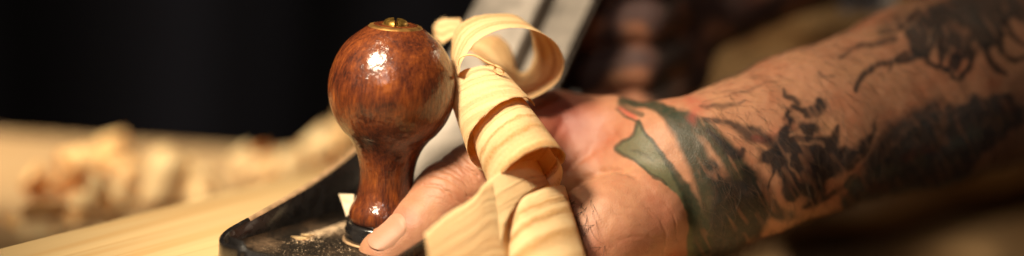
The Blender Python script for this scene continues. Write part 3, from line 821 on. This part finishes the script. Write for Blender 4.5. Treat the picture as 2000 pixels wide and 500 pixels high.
# clothing behind the arm: brown apron over the body, with folds
cl = simple('brown_work_cloth', (.42, .26, .12), .85, 0, 14, .35, 900, .25)
def sheet(name, px0, px1, py0, py1, dfun, mat, parent, nx=90, ny=60, th=1.5):
    v = []; f = []
    for j in range(ny):
        for i in range(nx):
            x = px0 + (px1 - px0) * i / (nx - 1); y = py0 + (py1 - py0) * j / (ny - 1); v.append(cam_mm(x, y, dfun(x, y)))
    for j in range(ny - 1):
        for i in range(nx - 1): a = j * nx + i; f.append((a, a + nx, a + nx + 1, a + 1))
    o = mesh_obj(name, world(np.array(v)), f, mat, parent)
    m = o.modifiers.new('solid', 'SOLIDIFY'); m.thickness = th * MM
    return o
def folds(x, y):
    d = 270 + 13 * math.sin((y + .45 * x) * .021 + .6 * math.sin(x * .008)) + 14 * math.sin((y - .3 * x) * .035 + 1.3) + 8 * math.sin((x * .9 + y * .2) * .03)
    l1 = y - (470 - (x - 1640) * .33) - 30 * math.sin((x - 1640) * .006)
    d += 70 * math.exp(-(l1 / 26) ** 2)
    d += 90 / (1 + math.exp((x - 1385) / 9.0)) 
    return d
sheet('apron', 1352, 2300, -260, 800, folds, cl, person)
ragm = simple('pale_grey_cloth', (.36, .33, .31), .8, 0, 30, .2)
rag = sheet('rag', 1636, 1742, -120, 20, lambda x, y: 165 + 9 * math.sin(x * .06) + 5 * math.sin(y * .07 + x * .02), ragm, None, 26, 26, 2)
tag(rag, 'pale grey rag tucked high against the brown apron', 'rag')

# ------------------------------------------------------------------ shavings
def ribbon_geo(E0, E1, ragged=(.0, .0), nu=18, u0=0.0, v0=0.0, seed=0):
    n = len(E0); mid = (E0 + E1) / 2
    s = np.concatenate([[0], np.cumsum(np.linalg.norm(np.diff(mid, axis=0), axis=1))])
    r0 = smoothnoise1(n, 3, ragged[0], seed) + smoothnoise1(n, 1.2, ragged[0] * .5, seed + 7); r1 = smoothnoise1(n, 3, ragged[1], seed + 1) + smoothnoise1(n, 1.2, ragged[1] * .5, seed + 8)
    wv = E1 - E0; wl = np.linalg.norm(wv, axis=1, keepdims=True); wn = wv / np.maximum(wl, 1e-6)
    E0 = E0 + wn * r0[:, None]; E1 = E1 + wn * r1[:, None]
    v, uv = [], []
    for j in range(nu):
        t = j / (nu - 1); v.append(E0 * (1 - t) + E1 * t); uv.append(np.stack([u0 + t * wl[:, 0], v0 + s], 1))
    v = np.stack(v, 1).reshape(-1, 3); uv = np.stack(uv, 1).reshape(-1, 2)
    f = [(i * nu + j, i * nu + j + 1, (i + 1) * nu + j + 1, (i + 1) * nu + j) for i in range(n - 1) for j in range(nu - 1)]
    return v, f, uv
def join_geo(gs):
    V_, F_, U_ = [], [], []; o = 0
    for v, f, u in gs:
        V_.append(v); U_.append(u); F_ += [tuple(a + o for a in q_) for q_ in f]; o += len(v)
    return np.vstack(V_), F_, np.vstack(U_)
def shaving_obj(name, gs, mat=SHAV, parent=None, th=.10, cam_space=True):
    v, f, uv = join_geo(gs)
    o = mesh_obj(name, world(v) if cam_space else v * MM, f, mat, parent, uvs=uv)
    m = o.modifiers.new('solid', 'SOLIDIFY'); m.thickness = th * MM; m.offset = 0
    return o
def keyed(keys, n=10, dz=0, **kw):
    E0 = catmull([c_(k[0][0], k[0][1], k[0][2] + dz) for k in keys], n); E1 = catmull([c_(k[1][0], k[1][1], k[1][2] + dz) for k in keys], n)
    return ribbon_geo(E0, E1, **kw)

# big open loop at the top
R1 = [((897, 143, -14), (884, 158, 0)), ((903, 118, -14), (881, 104, 1)), ((930, 82, -13), (890, 58, 3)), ((966, 61, -12), (922, 34, 4)), ((1005, 54, -11), (968, 27, 5)),
      ((1045, 60, -8), (1008, 30, 8)), ((1080, 79, -3), (1032, 52, 13)), ((1098, 105, 2), (1041, 84, 19)), ((1101, 131, 6), (1042, 110, 23)), ((1091, 157, 8), (1036, 129, 25)),
      ((1065, 179, 8), (1027, 140, 27)), ((1035, 193, 7), (1015, 141, 28)), ((1008, 196, 8), (1007, 128, 29)), ((985, 186, 10), (1002, 106, 30)), ((966, 158, 13), (991, 84, 31)),
      ((949, 130, 15), (968, 69, 31)), ((930, 108, 16), (941, 73, 30)), ((914, 98, 18), (918, 86, 28))]
TAB = [((905, 78, 16), (900, 36, 24)), ((884, 74, 18), (882, 37, 24)), ((866, 84, 20), (862, 38, 25)), ((855, 78, 22), (849, 48, 26)), ((848, 72, 26), (846, 60, 29))]
LOOPG = [keyed(R1, 14, ragged=(.12, .12), seed=3), keyed(TAB, 6, ragged=(.05, .05), u0=30, seed=5)]
loop = shaving_obj('wood_shaving', LOOPG)
tag(loop, 'large open loop of pale pine shaving at the top, beside the knob', 'wood shaving')

# tight coil running down towards the camera
def helix(turns, keys, n_per=88, **kw):
    """keys: (turn, centre px, py, d, radius top mm, radius bottom mm, half width mm); axis fixed"""
    K = np.array([[k[0], *c_(k[1], k[2], k[3] - 11), k[4], k[5], k[6]] for k in keys], float)
    T = np.linspace(turns[0], turns[1], int((turns[1] - turns[0]) * n_per) + 1)
    val = np.stack([np.interp(T, K[:, 0], K[:, j]) for j in range(1, 7)], 1)
    for _ in range(96): val[1:-1] = (val[:-2] + 2 * val[1:-1] + val[2:]) / 4
    a = AX / np.linalg.norm(AX)
    e1 = np.cross(a, (0, 0, 1.)); e1 /= np.linalg.norm(e1)
    if e1[0] < 0: e1 = -e1
    e2 = np.cross(a, e1)
    if e2[2] > 0: e2 = -e2                     # e2 towards the camera
    th = 2 * np.pi * T
    rad = np.cos(th)[:, None] * e1 + np.sin(th)[:, None] * e2     # turn k: right side; k+.25 front; k+.5 left
    return ribbon_geo(val[:, :3] + rad * val[:, 3:4] - a * val[:, 5:6], val[:, :3] + rad * val[:, 4:5] + a * val[:, 5:6], **kw)
AX = np.array([.38, .70, -.60])
coil = helix((.02, 2.02), [(.0, 960, 223, 1, 10, 13, 6.6), (.25, 985, 204, 1.5, 10.5, 13.6, 9.5), (.5, 954, 195, 4, 10.8, 14.6, 15), (.75, 980, 252, -3, 11, 13.6, 12.0), (1.0, 1001, 291, -9.0, 10.2, 13.0, 13.2),
              (1.25, 1027, 286, -10, 10.0, 13.2, 12.2), (1.5, 1003, 299, -10.0, 10.3, 13.0, 12), (1.75, 1016, 320, -13, 11.2, 12.4, 9), (2.02, 1013, 326, -13.5, 11.2, 11.8, 5.5)],
             ragged=(.12, .16), seed=11)
c3 = [((1036, 336, 10), (1060, 378, 4)), ((1050, 316, -4), (1073, 361, -10)), ((1030, 312, -17), (1044, 371, -22)), ((1000, 322, -23), (1012, 393, -28)), ((962, 345, -27), (985, 445, -35)), ((940, 366, -28), (975, 520, -42))]
c4 = [((1090, 392, 8), (1128, 530, -20)), ((1104, 366, -8), (1149, 515, -34)), ((1078, 364, -19), (1130, 530, -46)), ((1040, 377, -26), (1085, 548, -53)), ((1010, 394, -29), (1040, 568, -55)), ((990, 420, -27), (1000, 585, -50)), ((984, 442, -20), (985, 590, -42))]
c5 = [((985, 372, -27), (1004, 570, -44)), ((968, 356, -30), (990, 572, -49)), ((945, 362, -34), (955, 575, -55)), ((926, 384, -38), (925, 578, -60)), ((884, 412, -44), (895, 575, -66)), ((848, 438, -50), (866, 565, -71)), ((829, 456, -54), (846, 552, -74))]
COILG = [keyed(c3, 8, dz=-10, ragged=(.1, .14), u0=40, seed=14), keyed(c4, 8, dz=-8, ragged=(.14, .1), u0=3.5, v0=120, seed=17), keyed(c5, 8, dz=-7, ragged=(.18, .1), u0=90, seed=21)]
coil_o = shaving_obj('wood_shaving', [coil] + COILG, SHAV_C)
tag(coil_o, 'long tightly coiled pale pine shaving running down in front of the hand', 'wood shaving')

def fringe(geos, parent, count, seed):
    g_ = random.Random(seed); st = []
    for v, f, uv in geos:
        nu = 18; n = len(v) // nu; G = v.reshape(n, nu, 3)
        for _ in range(count):
            i = g_.randrange(2, n - 2); e = g_.choice((0, nu - 1)); p = G[i, e]; out = G[i, e] - G[i, e + (1 if e == 0 else -1)]
            out /= np.linalg.norm(out) + 1e-9; al = G[i + 1, e] - G[i - 1, e]; al /= np.linalg.norm(al) + 1e-9; al = al * g_.choice((-1, 1))
            L = g_.uniform(.5, 1.7); st.append([p - out * .1 + (al * t * L * 1.2 + out * L * (.25 + .3 * g_.random()) * t * t) for t in (0, .3, .6, 1)])
    return hair_mesh('torn_fibres', st, .07, SHAV_PLAIN, parent)
SHAV_PLAIN = simple('pale_fibre', (.86, .68, .38), .6)
fringe([coil] + COILG, coil_o, 45, 8); fringe(LOOPG, loop, 40, 9)

# fine fibre lying over the coil
def tube(pts, r, mat, name, label=None, cat=None, parent=None, n=6):
    P_ = catmull([c_(*p) for p in pts], 6); v, f = [], []
    for i in range(len(P_)):
        t = P_[min(i + 1, len(P_) - 1)] - P_[max(i - 1, 0)]; t /= np.linalg.norm(t)
        a_ = np.cross(t, (.2, .3, .9)); a_ /= np.linalg.norm(a_); b_ = np.cross(t, a_)
        for k in range(n): v.append(P_[i] + (a_ * math.cos(k * 6.283 / n) + b_ * math.sin(k * 6.283 / n) * .5) * r)
    for i in range(len(P_) - 1):
        for k in range(n): f.append((i * n + k, i * n + (k + 1) % n, (i + 1) * n + (k + 1) % n, (i + 1) * n + k))
    o = mesh_obj(name, world(np.array(v)), f, mat, parent, uvs=np.zeros((len(v), 2)))
    return tag(o, label, cat) if label else o
fib = tube([(893, 128, -16), (898, 113, -17), (915, 107, -18), (932, 110, -18), (948, 119, -18), (962, 126, -18), (968, 132, -17), (964, 136, -16.5), (970, 141, -16.5), (980, 145, -17), (984, 139, -18), (977, 132, -19), (966, 127, -19)],
           .34, SHAV, 'wood_fibre', 'thin pale wood fibre with a tiny curled end, lying on the coiled shaving', 'wood fibre')
tube([(950, 119, -18), (956, 116, -18.4), (955, 112, -18.6), (951, 113, -18.4)], .12, SHAV, 'strand', parent=fib) if False else None

# loose curls on the bench behind
def curl_geo(cx, cy, r, wd, turns, tilt, az, z0, seed, dark=False):
    g_ = random.Random(seed); n = int(26 * turns) + 8
    T = np.linspace(0, turns * 2 * np.pi, n) + g_.uniform(0, 6.28); rr = r * (1 + .12 * np.linspace(0, turns, n) * g_.choice((-1, 1)))
    adv = wd * .55 * np.linspace(0, turns, n)
    a = np.array([math.cos(az) * math.cos(tilt), math.sin(az) * math.cos(tilt), math.sin(tilt)])
    e1 = np.cross(a, (0.01, 0, 1)); e1 /= np.linalg.norm(e1); e2 = np.cross(a, e1)
    c0 = np.cos(T)[:, None] * e1 * rr[:, None] + np.sin(T)[:, None] * e2 * rr[:, None] + a * adv[:, None]
    E0 = c0 - a * wd / 2; E1 = c0 + a * wd / 2
    zmin = min(E0[:, 2].min(), E1[:, 2].min())
    sh = np.array([cx, cy, z0 - zmin + .1])
    return ribbon_geo(E0 + sh, E1 + sh, ragged=(.3, .3), nu=6, u0=g_.uniform(0, 80), seed=seed)
GRP = 'loose shavings on the bench'
named = [   # px, py of the foot, radius, width, turns, tilt, azimuth, label
    (195, 436, 6.4, 13, 0.77, 1.35, .4, 'pale upright shaving curl nearest the board at the front of the bench pile'),
    (318, 406, 8.3, 19, 0.63, 1.2, .9, 'tallest bright shaving curl on the right side of the bench pile'),
    (222, 366, 7.3, 14, 0.84, .9, 2.2, 'pale curl standing behind the front curl of the bench pile'),
    (130, 382, 8.3, 12, 0.98, .3, .3, 'wide tan shaving roll on the left of the bench pile'),
    (262, 389, 5.9, 12, 0.70, .5, 1.6, 'small orange curl in the shade between the two bright curls'),
    (500, 374, 8.3, 12, 0.77, .9, 2.5, 'rounded pale curl on the bench left of the plane cheek'),
    (560, 366, 6.8, 13, 0.70, .5, .9, 'low pale curl on the bench close behind the plane cheek'),
    (618, 349, 7.8, 15, 0.70, .7, .4, 'bright curl rising just above the plane cheek'),
    (648, 332, 5.4, 23, 0.39, 1.3, .2, 'tall thin tan shaving spike standing behind the plane cheek'),
    (75, 466, 6.8, 17, 0.35, .05, .3, 'flat pale flake lying at the board edge, lower left'),
    (30, 444, 5.9, 10, 0.49, .2, 1.9, 'small orange-brown curl at the far left of the board edge'),
    (385, 396, 5.9, 10, 0.56, .3, 2.4, 'small pale flake right of the tallest curl'),
]
for i, (px, py, r, wdt, tn, ti, azm, lb) in enumerate(named):
    g_ = ground(px, py, BZ); o = shaving_obj('wood_shaving', [curl_geo(g_[0], g_[1], r, wdt, tn, ti, azm, BZ, 100 + i)], SHAV_D if 'orange' in lb or 'tan' in lb else SHAV_P, cam_space=False)
    tag(o, lb, 'wood shaving', GRP)
for i in range(26):
    px = rng.choice([rng.gauss(230, 90), rng.uniform(0, 690), rng.gauss(560, 60)]); py = rng.uniform(345, 420) + (20 if px < 150 else 0) - max(0, (px - 300) * .12)
    px = max(-20, min(670, px))
    g_ = ground(px, py, BZ); o = shaving_obj('wood_shaving', [curl_geo(g_[0], g_[1], rng.uniform(3.5, 7), rng.uniform(5, 10), rng.uniform(.28, .75), rng.uniform(0, 1.0), rng.uniform(0, 3.1), BZ, 300 + i)],
                                     rng.choice([SHAV_P, SHAV_P, SHAV_P, SHAV_D]), cam_space=False)
    kind_ = 'tan' if o.data.materials[0] is SHAV_D else 'pale'
    where = 'at the far left of the bench pile' if px < 140 else 'in the middle of the bench pile' if px < 380 else 'on the bench just behind the plane cheek'
    tag(o, 'small blurred %s shaving curl %s' % (kind_, where), 'wood shaving', GRP)

# flakes and dust on the bed
def flake(px, py, size, label, lift=0.0, seed=0, aspect=.5, vert=0.0):
    g_ = random.Random(seed); b_ = ground(px, py, BED + lift); n = 11; v = []
    for k in range(n):
        a_ = 6.283 * k / n; rr = size * g_.uniform(.65, 1.15); x = rr * math.cos(a_); y = rr * math.sin(a_) * aspect
        v.append(b_ + np.array([x, y * (1 - vert), y * vert + .2 + .08 * abs(x)]))
    v = np.array(v); ctr = v.mean(0) + np.array([0, 0, .25]); v = np.vstack([v, ctr])
    f = [(k, (k + 1) % n, n) for k in range(n)]
    o = mesh_obj('wood_flake', v * MM, f, SHAV, None, uvs=np.random.default_rng(seed).random((len(v), 2)) * 8)
    m = o.modifiers.new('solid', 'SOLIDIFY'); m.thickness = .25 * MM
    return tag(o, label, 'wood flake', 'flakes on the plane bed')
tri = np.array([c_(662, 379, 6), c_(692, 380, 4), c_(690, 398, 3), c_(684, 416, 2), c_(677, 424, 2), c_(672, 408, 3), c_(668, 395, 5)])
o = mesh_obj('wood_flake', world(tri), [(0, 1, 2), (0, 2, 6), (6, 2, 5), (5, 2, 3), (5, 3, 4)], simple('weathered_chip', (.50, .40, .27), .7, 0, 300, .2), None, smooth=False, uvs=np.random.default_rng(2).random((7, 2)) * 6)
m = o.modifiers.new('solid', 'SOLIDIFY'); m.thickness = .3 * MM
tag(o, 'pale triangular chip leaning against the left foot of the knob', 'wood flake', 'flakes on the plane bed')
flake(588, 466, 3.2, 'pale jagged flake lying on the bed left of the knob', seed=5, aspect=.6)
flake(600, 460, 2.2, 'smaller pale flake touching the jagged one on the bed', seed=6, aspect=.5, lift=.4)
# a drift of fine dust
gv_, gf_ = [], []
for k in range(5200):
    t = rng.random()
    if k < 1500:
        px = 600 + 82 * t + rng.gauss(0, 6); py = 462 - 28 * t + rng.gauss(0, 4.5)
    elif k < 1750: px, py = rng.gauss(592, 12), rng.gauss(466, 5)
    else: px, py = rng.uniform(470, 860), rng.uniform(430, 545)
    b_ = ground(px, py, BED)
    s_ = b_ @ A; n_ = b_ @ Nn
    if s_ < -51 or abs(n_) > 24 or np.hypot(b_[0], b_[1]) < 13.4: continue
    r_ = rng.uniform(.08, .28) if k < 1750 else rng.uniform(.04, .15); i0 = len(gv_)
    for _ in range(4): gv_.append(b_ + np.array([rng.gauss(0, 1), rng.gauss(0, 1), abs(rng.gauss(0, .6))]) * r_)
    gf_ += [(i0, i0 + 1, i0 + 2), (i0, i0 + 2, i0 + 3), (i0, i0 + 3, i0 + 1), (i0 + 1, i0 + 3, i0 + 2)]
dust = mesh_obj('sawdust', np.array(gv_) * MM, gf_, simple('sawdust', (.60, .44, .28), .8), None, smooth=False)
tag(dust, 'pale sawdust scattered over the black plane bed', 'sawdust', kind='stuff')
